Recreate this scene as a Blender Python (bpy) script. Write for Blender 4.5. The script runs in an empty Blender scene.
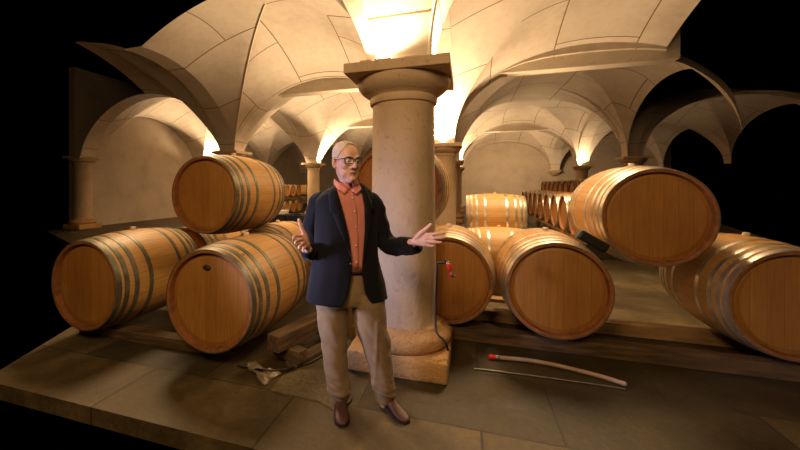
import bpy, bmesh, math, random
from math import sin, cos, pi, sqrt, radians
from mathutils import Vector, Matrix
random.seed(7)
S = bpy.context.scene
COL = S.collection

# ------------------------------------------------------------------ frame
F, PPX, HY, HC = 368.0, 347.0, 185.0, 1.5      # focal length, principal point, eye height
TH = 0.315                                      # cellar axis against the viewing direction
U = Vector((sin(TH), cos(TH), 0)); V = Vector((cos(TH), -sin(TH), 0))
C0 = Vector((0.493, 3.233, 0)); BAY = 6.06

def W(u, v, z=0.0):
    p = C0 + U*u + V*v
    return Vector((p.x, p.y, z))

def P(px, py, d):
    return Vector(((px-PPX)/F*d, d, HC-(py-HY)/F*d))

# ------------------------------------------------------------------ materials
def new_mat(name):
    m = bpy.data.materials.new(name); m.use_nodes = True
    nt = m.node_tree; nt.nodes.clear()
    out = nt.nodes.new('ShaderNodeOutputMaterial')
    b = nt.nodes.new('ShaderNodeBsdfPrincipled')
    nt.links.new(b.outputs[0], out.inputs[0])
    return m, nt, b

def N(nt, t, **kw):
    n = nt.nodes.new(t)
    for k, v in kw.items():
        if k.startswith('i_'):
            n.inputs[k[2:].replace('_', ' ')].default_value = v
        else:
            setattr(n, k, v)
    return n

def ramp(nt, fac, stops):
    r = nt.nodes.new('ShaderNodeValToRGB')
    e = r.color_ramp.elements
    while len(e) < len(stops): e.new(0.5)
    for i, (p, c) in enumerate(stops):
        e[i].position = p; e[i].color = (c[0], c[1], c[2], 1)
    nt.links.new(fac, r.inputs[0])
    return r.outputs[0]

def mixc(nt, fac, a, b, mode='MIX'):
    n = nt.nodes.new('ShaderNodeMix'); n.data_type = 'RGBA'; n.blend_type = mode
    for s, x in ((0, fac), (6, a), (7, b)):
        if isinstance(x, (int, float)): n.inputs[s].default_value = x
        elif isinstance(x, tuple): n.inputs[s].default_value = (x[0], x[1], x[2], 1)
        else: nt.links.new(x, n.inputs[s])
    return n.outputs[2]

def math_n(nt, op, a, b=None):
    n = nt.nodes.new('ShaderNodeMath'); n.operation = op
    for i, x in enumerate((a, b)):
        if x is None: continue
        if isinstance(x, (int, float)): n.inputs[i].default_value = x
        else: nt.links.new(x, n.inputs[i])
    return n.outputs[0]

def coords(nt, which='Object', scale=(1, 1, 1), rot=(0, 0, 0), loc=(0, 0, 0)):
    tc = nt.nodes.new('ShaderNodeTexCoord')
    mp = nt.nodes.new('ShaderNodeMapping')
    mp.inputs['Scale'].default_value = scale; mp.inputs['Rotation'].default_value = rot; mp.inputs['Location'].default_value = loc
    nt.links.new(tc.outputs[which], mp.inputs[0])
    return mp.outputs[0]

def noise(nt, vec, scale=5, detail=4, rough=.55, dist=0):
    n = N(nt, 'ShaderNodeTexNoise', i_Scale=scale, i_Detail=detail, i_Roughness=rough, i_Distortion=dist)
    nt.links.new(vec, n.inputs['Vector'])
    return n.outputs['Fac']

def bump(nt, bsdf, h, strength=.3, dist=.02):
    b = N(nt, 'ShaderNodeBump', i_Strength=strength, i_Distance=dist)
    nt.links.new(h, b.inputs['Height']); nt.links.new(b.outputs[0], bsdf.inputs['Normal'])

def simple(name, c, rough=.6, metal=0, var=.12, nscale=8, bumpk=0, sheen=0, which='Object', scale=(1, 1, 1)):
    m, nt, b = new_mat(name)
    co = coords(nt, which, scale)
    n = noise(nt, co, nscale, 5)
    lo = tuple(x*(1-var*1.6) for x in c); hi = tuple(min(1, x*(1+var*1.4)) for x in c)
    nt.links.new(ramp(nt, n, [(.3, lo), (.7, hi)]), b.inputs['Base Color'])
    b.inputs['Roughness'].default_value = rough; b.inputs['Metallic'].default_value = metal
    if sheen: b.inputs['Sheen Weight'].default_value = sheen
    if bumpk: bump(nt, b, noise(nt, co, nscale*4, 4), bumpk, .01)
    return m

def stone(name, c, crack=True, bumpk=.35, sc=3.0, stain=.35, pk=.8):
    m, nt, b = new_mat(name)
    co = coords(nt)
    n1 = noise(nt, co, sc, 6, .6); n2 = noise(nt, co, sc*9, 5, .6, .6)
    base = ramp(nt, n1, [(.25, tuple(x*(1-stain) for x in c)), (.5, c), (.8, tuple(min(1, x*1.12) for x in c))])
    pit = ramp(nt, n2, [(.30, (.5, .42, .34)), (.42, (1, 1, 1))])
    colr = mixc(nt, pk if crack else .4, base, pit, 'MULTIPLY')
    nt.links.new(colr, b.inputs['Base Color']); b.inputs['Roughness'].default_value = .85
    bump(nt, b, math_n(nt, 'ADD', n2, math_n(nt, 'MULTIPLY', n1, .6)), bumpk, .015)
    return m

def brick_fac(nt, vec, w, h, mortar, offset=.5):
    n = N(nt, 'ShaderNodeTexBrick', i_Scale=1.0)
    n.inputs['Mortar Size'].default_value = mortar; n.inputs['Brick Width'].default_value = w; n.inputs['Row Height'].default_value = h
    n.inputs['Mortar Smooth'].default_value = .3; n.offset = offset
    n.inputs['Color1'].default_value = (0, 0, 0, 1); n.inputs['Color2'].default_value = (1, 1, 1, 1); n.inputs['Mortar'].default_value = (.5, .5, .5, 1)
    nt.links.new(vec, n.inputs['Vector'])
    return n.outputs['Fac'], n.outputs['Color']

def vault_mat():
    m, nt, b = new_mat('vault plaster panels')
    uv = coords(nt, 'UV'); co = coords(nt)
    f, colr = brick_fac(nt, uv, 2.3, 1.35, .012, .5)
    n1 = noise(nt, co, .9, 5, .6); n2 = noise(nt, co, 7, 5)
    base = ramp(nt, n1, [(.25, (.56, .47, .37)), (.5, (.70, .61, .50)), (.75, (.76, .68, .57))])
    per = ramp(nt, colr, [(0, (.90, .88, .86)), (1, (1, 1, 1))])
    base = mixc(nt, .8, base, per, 'MULTIPLY')
    base = mixc(nt, .25, base, ramp(nt, n2, [(.3, (.7, .66, .6)), (.6, (1, 1, 1))]), 'MULTIPLY')
    nt.links.new(mixc(nt, f, base, (.20, .11, .045)), b.inputs['Base Color'])
    b.inputs['Roughness'].default_value = .9
    bump(nt, b, math_n(nt, 'SUBTRACT', math_n(nt, 'MULTIPLY', n2, .25), f), .4, .015)
    return m

def floor_mat():
    m, nt, b = new_mat('stone paving')
    co = coords(nt, 'Object', (1, 1, 1), (0, 0, 0), (.17, .12, 0))
    f, colr = brick_fac(nt, co, 1.25, .72, .008, .37)
    n1 = noise(nt, co, 1.6, 6, .65); n2 = noise(nt, co, 22, 6, .7)
    base = ramp(nt, n1, [(.28, (.042, .029, .011)), (.5, (.085, .061, .025)), (.72, (.16, .12, .054))])
    per = ramp(nt, colr, [(0, (.42, .43, .40)), (1, (1.3, 1.2, 1.04))])
    base = mixc(nt, .85, base, per, 'MULTIPLY')
    base = mixc(nt, .6, base, ramp(nt, n2, [(.32, (.55, .5, .42)), (.55, (1, 1, 1)), (.72, (1.35, 1.3, 1.2))]), 'MULTIPLY')
    nt.links.new(mixc(nt, f, base, (.035, .026, .014)), b.inputs['Base Color'])
    nt.links.new(ramp(nt, n1, [(.3, (.45, .45, .45)), (.7, (.75, .75, .75))]), b.inputs['Roughness'])
    bump(nt, b, math_n(nt, 'SUBTRACT', math_n(nt, 'ADD', math_n(nt, 'MULTIPLY', n2, .35), n1), math_n(nt, 'MULTIPLY', f, .8)), .5, .02)
    return m

def oak_mat(name, c, planks, seam=.06, rough=.5):
    """boards run along UV v, one board per unit of UV u"""
    m, nt, b = new_mat(name)
    tc = nt.nodes.new('ShaderNodeTexCoord'); sp = nt.nodes.new('ShaderNodeSeparateXYZ'); nt.links.new(tc.outputs['UV'], sp.inputs[0])
    oi = nt.nodes.new('ShaderNodeObjectInfo')
    fl = math_n(nt, 'FLOOR', sp.outputs[0]); fr = math_n(nt, 'FRACT', sp.outputs[0])
    wn = nt.nodes.new('ShaderNodeTexWhiteNoise'); wn.noise_dimensions = '2D'
    cb = nt.nodes.new('ShaderNodeCombineXYZ'); nt.links.new(fl, cb.inputs[0]); nt.links.new(oi.outputs['Random'], cb.inputs[1])
    nt.links.new(cb.outputs[0], wn.inputs['Vector'])
    cg = nt.nodes.new('ShaderNodeCombineXYZ')
    nt.links.new(math_n(nt, 'MULTIPLY', sp.outputs[0], 3.5), cg.inputs[0]); nt.links.new(math_n(nt, 'MULTIPLY', sp.outputs[1], 2.2), cg.inputs[1])
    nt.links.new(math_n(nt, 'ADD', fl, math_n(nt, 'MULTIPLY', oi.outputs['Random'], 50)), cg.inputs[2])
    g = noise(nt, cg.outputs[0], 2.2, 6, .6, .5)
    big = noise(nt, coords(nt, 'Object'), 2.5, 4)
    base = ramp(nt, g, [(.25, tuple(x*.74 for x in c)), (.55, c), (.8, tuple(min(1, x*1.16) for x in c))])
    per = ramp(nt, wn.outputs['Value'], [(0, (.88, .83, .76)), (.5, (.98, .96, .93)), (1, (1.07, 1.05, 1.02))])
    base = mixc(nt, .85, base, per, 'MULTIPLY')
    base = mixc(nt, .5, base, ramp(nt, big, [(.3, (.74, .64, .52)), (.6, (1.04, 1.02, 1))]), 'MULTIPLY')
    d = math_n(nt, 'ABSOLUTE', math_n(nt, 'SUBTRACT', fr, .5))
    s = ramp(nt, d, [(.5-seam, (0, 0, 0)), (.5, (1, 1, 1))])
    nt.links.new(mixc(nt, math_n(nt, 'MULTIPLY', s, .55), base, tuple(x*.35 for x in c)), b.inputs['Base Color'])
    b.inputs['Roughness'].default_value = rough
    bump(nt, b, math_n(nt, 'SUBTRACT', math_n(nt, 'MULTIPLY', g, .4), s), .25, .006)
    return m

M = {}
M['vault'] = vault_mat()
M['floor'] = floor_mat()
M['wall'] = stone('cellar wall render', (.43, .35, .26), False, .2, 1.2, .2)
M['column'] = stone('limestone', (.52, .37, .225), True, .4, 2.5, .2, .45)
M['plinth'] = stone('worn limestone', (.53, .30, .11), True, .8, 4, .45)
M['bead'] = stone('plaster bead', (.72, .62, .49), False, .1, 2, .1)
M['beam'] = stone('painted beam', (.66, .57, .44), False, .2, 1.2, .15)
M['stave'] = oak_mat('oak staves', (.50, .27, .072), 26)
M['stave_pale'] = oak_mat('pale oak staves', (.60, .36, .13), 26)
M['head'] = oak_mat('oak barrel head', (.42, .19, .036), 8, .03, .6)
M['chime'] = simple('chime end grain', (.30, .115, .032), .6, 0, .25, 12)
M['hoop'] = simple('galvanised hoop', (.13, .125, .085), .5, .45, .3, 9)
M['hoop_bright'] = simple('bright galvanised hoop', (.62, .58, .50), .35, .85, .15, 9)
M['bung'] = simple('silicone bung', (.72, .62, .45), .5)
M['stamp'] = simple('burnt stamp', (.035, .028, .018), .7)
M['timber'] = simple('rough timber', (.115, .066, .026), .8, 0, .4, 3, .3, scale=(1, 9, 9))
M['timber_pale'] = simple('pale timber', (.33, .20, .08), .75, 0, .3, 3, .3, scale=(1, 9, 9))
M['black'] = simple('black plastic', (.018, .02, .026), .45)
M['hose'] = simple('black rubber', (.012, .011, .010), .5)
M['steel'] = simple('grey steel', (.32, .30, .27), .35, .8)
M['red'] = simple('red plastic', (.75, .03, .015), .4)
M['pinkhose'] = simple('pinkish hose', (.42, .29, .22), .5)
M['whiteplastic'] = simple('cloudy plastic film', (.33, .26, .17), .4, 0, .3, 14, .4)
M['white'] = simple('white carton', (.62, .56, .47), .6)

def glow(name, c, s):
    m, nt, b = new_mat(name)
    b.inputs['Base Color'].default_value = (*c, 1); b.inputs['Emission Color'].default_value = (*c, 1); b.inputs['Emission Strength'].default_value = s
    return m
M['lamp'] = glow('lamp lens', (1, .80, .50), 14)

# ------------------------------------------------------------------ mesh helpers
def box(bm, c, sx, sy, sz, rot=None, bevel=0):
    r = bmesh.ops.create_cube(bm, size=1)
    vs = r['verts']
    bmesh.ops.scale(bm, vec=(sx, sy, sz), verts=vs)
    if bevel:
        es = list({e for v in vs for e in v.link_edges})
        g = bmesh.ops.bevel(bm, geom=es, offset=bevel, segments=2, affect='EDGES', profile=.5)
        vs = list({v for f in g['faces'] for v in f.verts} | {v for v in vs if v.is_valid})
        # gather the whole island
        seen = set(vs); st = list(vs)
        while st:
            a = st.pop()
            for e in a.link_edges:
                o = e.other_vert(a)
                if o not in seen: seen.add(o); st.append(o)
        vs = list(seen)
    if rot is not None: bmesh.ops.rotate(bm, cent=(0, 0, 0), matrix=rot, verts=vs)
    bmesh.ops.translate(bm, vec=c, verts=vs)
    return vs

def ring_loft(bm, rings, closed=True, cap=True, uvl=None):
    """rings: lists of points of equal count"""
    vr = [[bm.verts.new(p) for p in r] for r in rings]
    n = len(vr[0])
    for a, b in zip(vr, vr[1:]):
        for i in range(n if closed else n-1):
            j = (i+1) % n
            bm.faces.new((a[i], a[j], b[j], b[i]))
    if cap and closed:
        bm.faces.new(list(reversed(vr[0]))); bm.faces.new(vr[-1])
    return vr

def lathe(bm, prof, n=48, c=(0, 0, 0), cap=False):
    """prof: (r, z) pairs, about Z"""
    c = Vector(c)
    return ring_loft(bm, [[c+Vector((r*cos(2*pi*i/n), r*sin(2*pi*i/n), z)) for i in range(n)] for r, z in prof], True, cap)

def frames(pts):
    out = []; up = Vector((0, 0, 1)); prev = None
    for i, p in enumerate(pts):
        t = (pts[min(i+1, len(pts)-1)]-pts[max(i-1, 0)]).normalized()
        if prev is None:
            a = t.cross(up)
            if a.length < .05: a = t.cross(Vector((0, 1, 0)))
            a.normalize()
        else:
            a = prev-t*prev.dot(t); a.normalize()
        prev = a
        out.append((a, a.cross(t).normalized(), t))
    return out

def smooth_path(pts, rad, k=5):
    """Catmull-Rom through pts with radii"""
    P_, R_ = [], []
    n = len(pts)
    for i in range(n-1):
        p0, p1, p2, p3 = pts[max(i-1, 0)], pts[i], pts[i+1], pts[min(i+2, n-1)]
        for s in range(k):
            t = s/k
            P_.append(.5*((2*p1)+(p2-p0)*t+(2*p0-5*p1+4*p2-p3)*t*t+(3*p1-p0-3*p2+p3)*t**3))
            R_.append(rad[i]*(1-t)+rad[i+1]*t)
    P_.append(pts[-1].copy()); R_.append(rad[-1])
    return P_, R_

def tube(bm, pts, rad, n=12, k=5, round_ends=True, flat=1.0, cap=True):
    pts = [Vector(p) for p in pts]
    if isinstance(rad, (int, float)): rad = [rad]*len(pts)
    if k > 1 and len(pts) > 2: pts, rad = smooth_path(pts, rad, k)
    fr = frames(pts)
    rings = []
    def ring(p, r, f): return [p+f[0]*(r*cos(2*pi*i/n))+f[1]*(r*flat*sin(2*pi*i/n)) for i in range(n)]
    if round_ends:
        for q in (.15, .5, .8):
            rings.append(ring(pts[0]-fr[0][2]*rad[0]*(1-q)**1*.95, rad[0]*sqrt(max(0, 1-(1-q)**2)), fr[0]))
    for p, r, f in zip(pts, rad, fr): rings.append(ring(p, r, f))
    if round_ends:
        for q in (.8, .5, .15):
            rings.append(ring(pts[-1]+fr[-1][2]*rad[-1]*(1-q)*.95, rad[-1]*sqrt(max(0, 1-(1-q)**2)), fr[-1]))
    return ring_loft(bm, rings, True, cap)

def obj(name, bm, mat, parent=None, smooth=True, loc=None, recalc=True, auto=None):
    if recalc: bmesh.ops.recalc_face_normals(bm, faces=bm.faces)
    me = bpy.data.meshes.new(name); bm.to_mesh(me); bm.free()
    if isinstance(mat, str): mat = M[mat]
    if mat: me.materials.append(mat)
    if smooth:
        for p in me.polygons: p.use_smooth = True
        if auto is not None: me.set_sharp_from_angle(angle=radians(auto))
    o = bpy.data.objects.new(name, me); COL.objects.link(o)
    if loc is not None: o.location = loc
    if parent: o.parent = parent
    return o

def thing(name, label, cat, loc=(0, 0, 0), rz=0, group=None, kind=None):
    o = bpy.data.objects.new(name, None); COL.objects.link(o)
    o.empty_display_size = .1; o.location = loc; o.rotation_euler = (0, 0, rz)
    return tag(o, label, cat, group, kind)

def tag(o, label, cat, group=None, kind=None):
    o['label'] = label; o['category'] = cat
    if group: o['group'] = group
    if kind: o['kind'] = kind
    return o

# ------------------------------------------------------------------ the cellar shell
ZS = 2.48            # springing
HB = BAY/2 - .25     # half span between pier faces
AC = 2.74                        # rise at the crown of a bay
# per bay column j: rise at the bay edge, rise of the soffit arch, exponent of the curve
SHAPE = {-2: (1.90, 1.885, .64), -1: (1.88, 1.86, .64), 0: (2.03, 2.01, .46), 1: (2.03, 2.01, .46)}

def bay_z(k, j, du, dv):
    ae, as_, e = SHAPE[j]
    s, t = min(1, abs(du)/HB), min(1, abs(dv)/HB)
    m, n = max(s, t), min(s, t)
    pw = 2.0
    if j == 0 and k in (1, 2):          # two vaults of the right aisle run together
        pw = 6.0; ae = 2.28 if k == 2 else ae
        if s >= t and ((k == 1 and du > 0) or (k == 2 and du < 0)): ae = AC-(AC-ae)*(t/max(s, 1e-6))**3
    return ZS + (AC-(AC-ae)*m**pw)*max(0, 1-n*n)**e

def arch_r(d, a, j, e=None):
    t = min(1, abs(d)/HB)
    z = a*max(0, 1-t*t)**SHAPE[j][2]
    return ZS + (z if e is None else (z**-e+1.93**-e)**(-1/e) if z > 1e-6 else 0)

def soffit(k, j):
    if j == 0 and k == 2: return AC-.001, AC
    if j == 0 and k == 3: return 2.24, 2.28
    return SHAPE[j][1], SHAPE[j][0]

cbm = bmesh.new(); cuv = cbm.loops.layers.uv.new('UVMap')
def grid_patch(us, vs, zf, uvf, keep=None, diag=False):
    vv = {}
    for i, u in enumerate(us):
        for j, v in enumerate(vs):
            vv[i, j] = (cbm.verts.new(W(u, v, zf(u, v))), u, v)
    for i in range(len(us)-1):
        for j in range(len(vs)-1):
            um, vm = (us[i]+us[i+1])/2, (vs[j]+vs[j+1])/2
            if keep and not keep(um, vm): continue
            q = [vv[i, j], vv[i, j+1], vv[i+1, j+1], vv[i+1, j]]
            n = len(us)-1
            if diag and (i == j or i+j == n-1):
                tris = ((q[0], q[1], q[2]), (q[0], q[2], q[3])) if i == j else ((q[0], q[1], q[3]), (q[1], q[2], q[3]))
            else: tris = (q,)
            for tq in tris:
                f = cbm.faces.new([x[0] for x in tq]); f.smooth = True
                cu_, cv_ = sum(x[1] for x in tq)/len(tq), sum(x[2] for x in tq)/len(tq)
                for l, x in zip(f.loops, tq): l[cuv].uv = uvf(x[1], x[2], cu_, cv_)

# samples bunched towards the piers so that the steep fans stay smooth
NS = 44
SPAN = [-HB*cos(pi*i/NS) for i in range(NS+1)]

def arc(d): return 2.45*math.asin(max(-1, min(1, d/HB)))

def add_bay(k, j, keep=None):
    uc, vc = (k+.5)*BAY, (j+.5)*BAY
    def uvf(u, v, um, vm):
        a, b, am, bm_ = u-uc, v-vc, um-uc, vm-vc
        if abs(am) > abs(bm_): return (a+10*(1 if am > 0 else 0), arc(b)+.61)
        return (b+.4+10*(2 if bm_ > 0 else 3), arc(a)+.61)
    kk = (lambda u, v: keep(u, v)) if keep else None
    # groin lines run along the grid diagonals because both directions use the same samples
    grid_patch([uc+s for s in SPAN], [vc+s for s in SPAN], lambda u, v: bay_z(k, j, u-uc, v-vc), uvf, kk, True)

def cheek(q):
    if (q[0]-q[3]).length < 1e-5: q = q[:3]
    elif (q[1]-q[2]).length < 1e-5: q = [q[0], q[1], q[3]]
    f = cbm.faces.new([cbm.verts.new(p) for p in q])
    for l in f.loops: l[cuv].uv = (.6, .5)

def add_strip_t(k, j, lo=-9, hi=9):   # transverse soffit arch on line u = k*BAY, across bay column j
    vc = (j+.5)*BAY; u0 = k*BAY; a, _ = soffit(k, j); ex = 14 if (k, j) == (1, 0) else None
    vs = [vc+s for s in SPAN if lo <= s <= hi]
    grid_patch([u0-.25, u0-.08, u0+.08, u0+.25], vs, lambda u, v: arch_r(v-vc, a, j, ex), lambda u, v, um, vm: (u-u0+.6, arc(v-vc)+.61))
    for e, kk in ((-.25, k-1), (.25, k)):             # cheeks between soffit and bay
        du = HB if e < 0 else -HB
        for p, q in zip(vs, vs[1:]):
            cheek([W(u0+e, p, arch_r(p-vc, a, j, ex)), W(u0+e, q, arch_r(q-vc, a, j, ex)), W(u0+e, q, bay_z(kk, j, du, q-vc)), W(u0+e, p, bay_z(kk, j, du, p-vc))])

def add_strip_l(k, j, lo=-9, hi=9):   # longitudinal soffit arch on line v = j*BAY, along bay row k
    uc = (k+.5)*BAY; v0 = j*BAY; js = max(-2, min(1, j if j >= 0 else j-1)); a = SHAPE[js][1]
    us = [uc+s for s in SPAN if lo <= s <= hi]
    grid_patch(us, [v0-.25, v0-.08, v0+.08, v0+.25], lambda u, v: arch_r(u-uc, a, js), lambda u, v, um, vm: (v-v0+.6, arc(u-uc)+.61))
    for e, jj in ((-.25, j-1), (.25, j)):
        if jj not in SHAPE: continue
        dv = HB if e < 0 else -HB
        for p, q in zip(us, us[1:]):
            cheek([W(p, v0+e, arch_r(p-uc, a, js)), W(q, v0+e, arch_r(q-uc, a, js)), W(q, v0+e, bay_z(k, jj, q-uc, dv)), W(p, v0+e, bay_z(k, jj, p-uc, dv))])

NEAR = 2.6      # the nearest row of vaults is only seen from about its crown onwards
add_bay(0, -1, lambda u, v: u > NEAR or (u < .95 and v > -.95))
add_bay(0, 0, lambda u, v: (u > NEAR and v < 4.4) or (u < .95 and v < .95))
add_bay(-1, -1, lambda u, v: u > -.8 and v > -.8)
add_bay(-1, 0, lambda u, v: u > -.8 and v < .8)
add_bay(0, -2, lambda u, v: u > 3.6 and v > -9)
for k in (1, 2, 3):
    for j in (-2, -1, 0): add_bay(k, j)
for k in (2, 3): add_bay(k, 1)
add_strip_t(1, -1); add_strip_t(1, 0, -9, 1.4)
for k in (2, 3, 4):
    for j in (-2, -1, 0, 1): add_strip_t(k, j)
add_strip_t(1, -2)
add_strip_t(0, -1, 1.95); add_strip_t(0, 0, -9, -1.95)
add_strip_l(-1, 0, 1.95)
for lo, hi in ((-9, -1.95), (NEAR-3.03, 9)): add_strip_l(0, 0, lo, hi)
add_strip_l(0, -1, NEAR-3.03, 9)
for k in (1, 2, 3):
    for j in (-2, -1, 0, 1):
        if (k, j) != (1, 1): add_strip_l(k, j)
bmesh.ops.remove_doubles(cbm, verts=cbm.verts, dist=.0008)
ceiling = obj('ceiling', cbm, 'vault', None, True, auto=32)
tag(ceiling, 'pale plaster groin vaults carried by stone columns', 'ceiling', None, 'structure')

def bead(k, j, su, sv, label, n, s0=.55):
    bm = bmesh.new(); pts = []
    for i in range(26):
        s = 1-(1-s0)*(i/25)**2
        du, dv = su*HB*s, sv*HB*s
        p = W((k+.5)*BAY+du, (j+.5)*BAY+dv, bay_z(k, j, du, dv)); p.z -= .004; pts.append(p)
    pts = [Vector((pts[0].x, pts[0].y, ZS+.005))]+pts
    tube(bm, pts, .016, 8, 1, False)
    tag(obj('trim_%d' % n, bm, 'bead'), label, 'groin bead', None, 'structure')
bead(0, -1, 1, -1, 'pale groin bead rising from the column at upper left', 11, .12)
bead(-1, 0, 1, -1, 'pale corner bead above the nearest capital', 12, .86)

# tie beams under the crowns of the soffit arches
def beam(k, j, label, v0=-2.2, v1=2.2, z=4.0):
    bm = bmesh.new(); vc = (j+.5)*BAY
    box(bm, (0, 0, 0), v1-v0, .34, .60, None, .012)
    o = obj('beam', bm, 'beam', None, False, W(k*BAY+.02, vc+(v0+v1)/2, z+.3)); o.rotation_euler = (0, 0, -TH)
    tag(o, label, 'beam', None, 'structure')
beam(1, -1, 'pale straight beam under the vault left of the front column')
beam(1, 0, 'pale straight beam under the vault at upper right', -2.3, 1.6, 4.06)
beam(2, -1, 'pale beam in the second row of vaults on the left')
beam(3, 0, 'pale beam in front of the end wall on the right', -2.2, 2.2, 4.36)

# floor and walls
bm = bmesh.new()
fl = [(-1.4, -3.0), (-1.4, 3.4), (3.2, 6.6), (24.6, 12.6), (24.6, -12.6), (5.2, -12.6), (1.2, -4.2)]
top = [bm.verts.new((v, u, 0)) for u, v in fl]; bot = [bm.verts.new((v, u, -.12)) for u, v in fl]
bm.faces.new(top); bm.faces.new(list(reversed(bot)))
for i in range(len(fl)): bm.faces.new((top[i], bot[i], bot[(i+1) % len(fl)], top[(i+1) % len(fl)]))
fo = obj('floor', bm, 'floor', None, False, C0.copy()); fo.rotation_euler = (0, 0, -TH)
tag(fo, 'worn stone slab cellar floor', 'floor', None, 'structure')
def wall(name, u0, v0, u1, v1, h, label, m='wall'):
    bm = bmesh.new(); a, b = W(u0, v0), W(u1, v1); d = b-a
    box(bm, (0, 0, h/2), d.length, .3, h)
    o = obj(name, bm, m, None, False, (a+b)/2); o.rotation_euler = (0, 0, math.atan2(d.y, d.x))
    tag(o, label, 'wall', None, 'structure')
wall('wall_back', 24.66, -12.5, 24.66, 12.5, 5.6, 'plain brown rendered end wall under the last vaults')
wall('wall_left', 6.0, -12.55, 24.6, -12.55, 5.6, 'dim side wall behind the left vaults')

# ------------------------------------------------------------------ columns
def column(k, j, label, segs=40):
    t = thing('column', label, 'column', W(k*BAY, j*BAY), -TH, None, 'structure')
    bm = bmesh.new(); box(bm, (0, 0, .085), .80, .80, .17, None, .025)
    bmesh.ops.subdivide_edges(bm, edges=bm.edges[:], cuts=3, use_grid_fill=True)
    for v in bm.verts:
        h = math.sin(v.co.x*17+v.co.z*9)*math.cos(v.co.y*13+2*v.co.x)
        if v.co.z > .01: v.co += Vector((h*.010, math.cos(v.co.x*11)*.010, h*.007*(v.co.z/.17)))
    obj('plinth', bm, 'plinth', t, True, auto=40)
    bm = bmesh.new()
    pr = [(.30, .165), (.375, .17), (.40, .20), (.408, .235), (.40, .27), (.375, .298), (.335, .31), (.325, .325), (.305, .345)]
    lathe(bm, pr, segs, cap=True); obj('base_moulding', bm, 'plinth', t, True, auto=50)
    bm = bmesh.new()
    pr = [(.300, .335), (.285, .37), (.279, .45)] + [(.279-.013*(i/8)**1.5, .45+1.72*i/8) for i in range(1, 9)] + [(.27, 2.20)]
    lathe(bm, pr, segs, cap=True); obj('shaft', bm, 'column', t, True, auto=50)
    bm = bmesh.new()
    pr = [(.262, 2.185), (.286, 2.195), (.292, 2.215), (.292, 2.24), (.284, 2.252), (.288, 2.26), (.325, 2.278), (.365, 2.308), (.392, 2.345), (.402, 2.385), (.40, 2.40)]
    lathe(bm, pr, segs, cap=True); obj('capital', bm, 'column', t, True, auto=38)
    bm = bmesh.new(); box(bm, (0, 0, 2.44), .83, .83, .08, None, .006)
    obj('abacus', bm, 'column', t, False)
    return t
cols = {(0, 0): 'tall round stone column standing behind the man',
        (1, 0): 'stone column half hidden behind the right edge of the front column',
        (1, -1): 'stone column hidden below by the upper left barrel',
        (2, -1): 'slender far stone column left of the man\'s head',
        (2, 0): 'thin distant column just right of the second column',
        (2, -2): 'distant column at far left under a brightly lit vault',
        (3, 0): 'most distant column of the centre row',
        (3, 1): 'distant column at right by the end wall',
        (3, -1): 'most distant column in the left row',
        (1, -2): 'column at the left end of the cellar side row',
        (2, 1): 'column at the right side of the cellar'}
for (k, j), lb in cols.items(): column(k, j, lb, 64 if (k, j) == (0, 0) else 32)
# half capitals on the end wall
for j, lb in ((1, 'stone corbel high on the end wall at right'), (0, 'stone corbel high on the end wall in the centre'), (-1, 'stone corbel high on the end wall at left')):
    bm = bmesh.new(); box(bm, (0, 0, 2.43), .7, .5, .10, None, .01); box(bm, (0, .06, 2.33), .54, .38, .12, None, .03); box(bm, (0, .12, 2.22), .36, .24, .12, None, .03)
    o = obj('trim_%d' % (j+2), bm, 'column', None, False, W(24.28, j*BAY)); o.rotation_euler = (0, 0, -TH)
    tag(o, lb, 'corbel', None, 'structure')

# ------------------------------------------------------------------ lamps on the capitals
LAMPC = (1.0, .70, .40); LK = 4.5
def uplight(k, j, du, dv, power, label, size=1.0, visible=True):
    if visible:
        t = thing('uplight', label, 'lamp', W(k*BAY+du, j*BAY+dv, 2.48), -TH, 'uplights on the capitals')
        bm = bmesh.new(); box(bm, (0, 0, .012), .12*size, .08*size, .024, None, .004); obj('lamp_base', bm, 'timber_pale', t, False)
        bm = bmesh.new(); box(bm, (0, 0, .044), .10*size, .06*size, .04, None, .006); obj('lens', bm, 'lamp', t, False)
    l = bpy.data.lights.new('uplight_bulb', 'SPOT'); l.energy = power*LK; l.color = LAMPC; l.shadow_soft_size = .05
    l.spot_size = radians(165); l.spot_blend = .5
    o = bpy.data.objects.new('uplight_bulb', l); COL.objects.link(o); o.location = W(k*BAY+du, j*BAY+dv, 2.48+.10*1)
    o.rotation_euler = (pi, 0, 0)
uplight(0, 0, -.33, -.10, 22, 'lit uplight on the front edge of the nearest capital', 1.1)
uplight(0, 0, .33, -.12, 14, 'lit uplight on the back edge of the nearest capital')
uplight(0, 0, .10, .33, 26, 'lit uplight on the right edge of the nearest capital')
uplight(1, 0, -.33, .0, 190, 'lit uplight on the second column capital, front edge')
uplight(1, 0, .0, -.33, 210, 'lit uplight on the second column capital, left edge')
uplight(2, -1, -.1, .33, 280, 'lit uplight on the far left column capital, right edge')
uplight(1, 0, .33, -.1, 110, 'added fill uplight on the second column capital, back edge')  # lamp added to brighten the left vaults behind this column
uplight(2, -2, -.1, .33, 330, 'lit uplight at far left under the bright vault')
uplight(3, 1, -.33, -.15, 40, 'small lit lamp on the far right capital', .9)
uplight(3, 0, -.33, .15, 170, 'small lit lamp on the most distant centre capital', .9)
uplight(2, 0, .2, .33, 16, 'small lit lamp on the thin distant capital', .9)
for (a, b, s), lb in zip(((-.34, -.24, .10), (-.33, .13, .12)), ('small stone wedge left of the lamp on the nearest capital', 'small stone wedge right of the lamp on the nearest capital')):
    bm = bmesh.new(); box(bm, (0, 0, .012), s, .06, .025, None, .004)
    o = obj('wedge', bm, 'column', None, False, W(a, b, 2.48)); o.rotation_euler = (0, 0, -TH); tag(o, lb, 'wedge')

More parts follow.
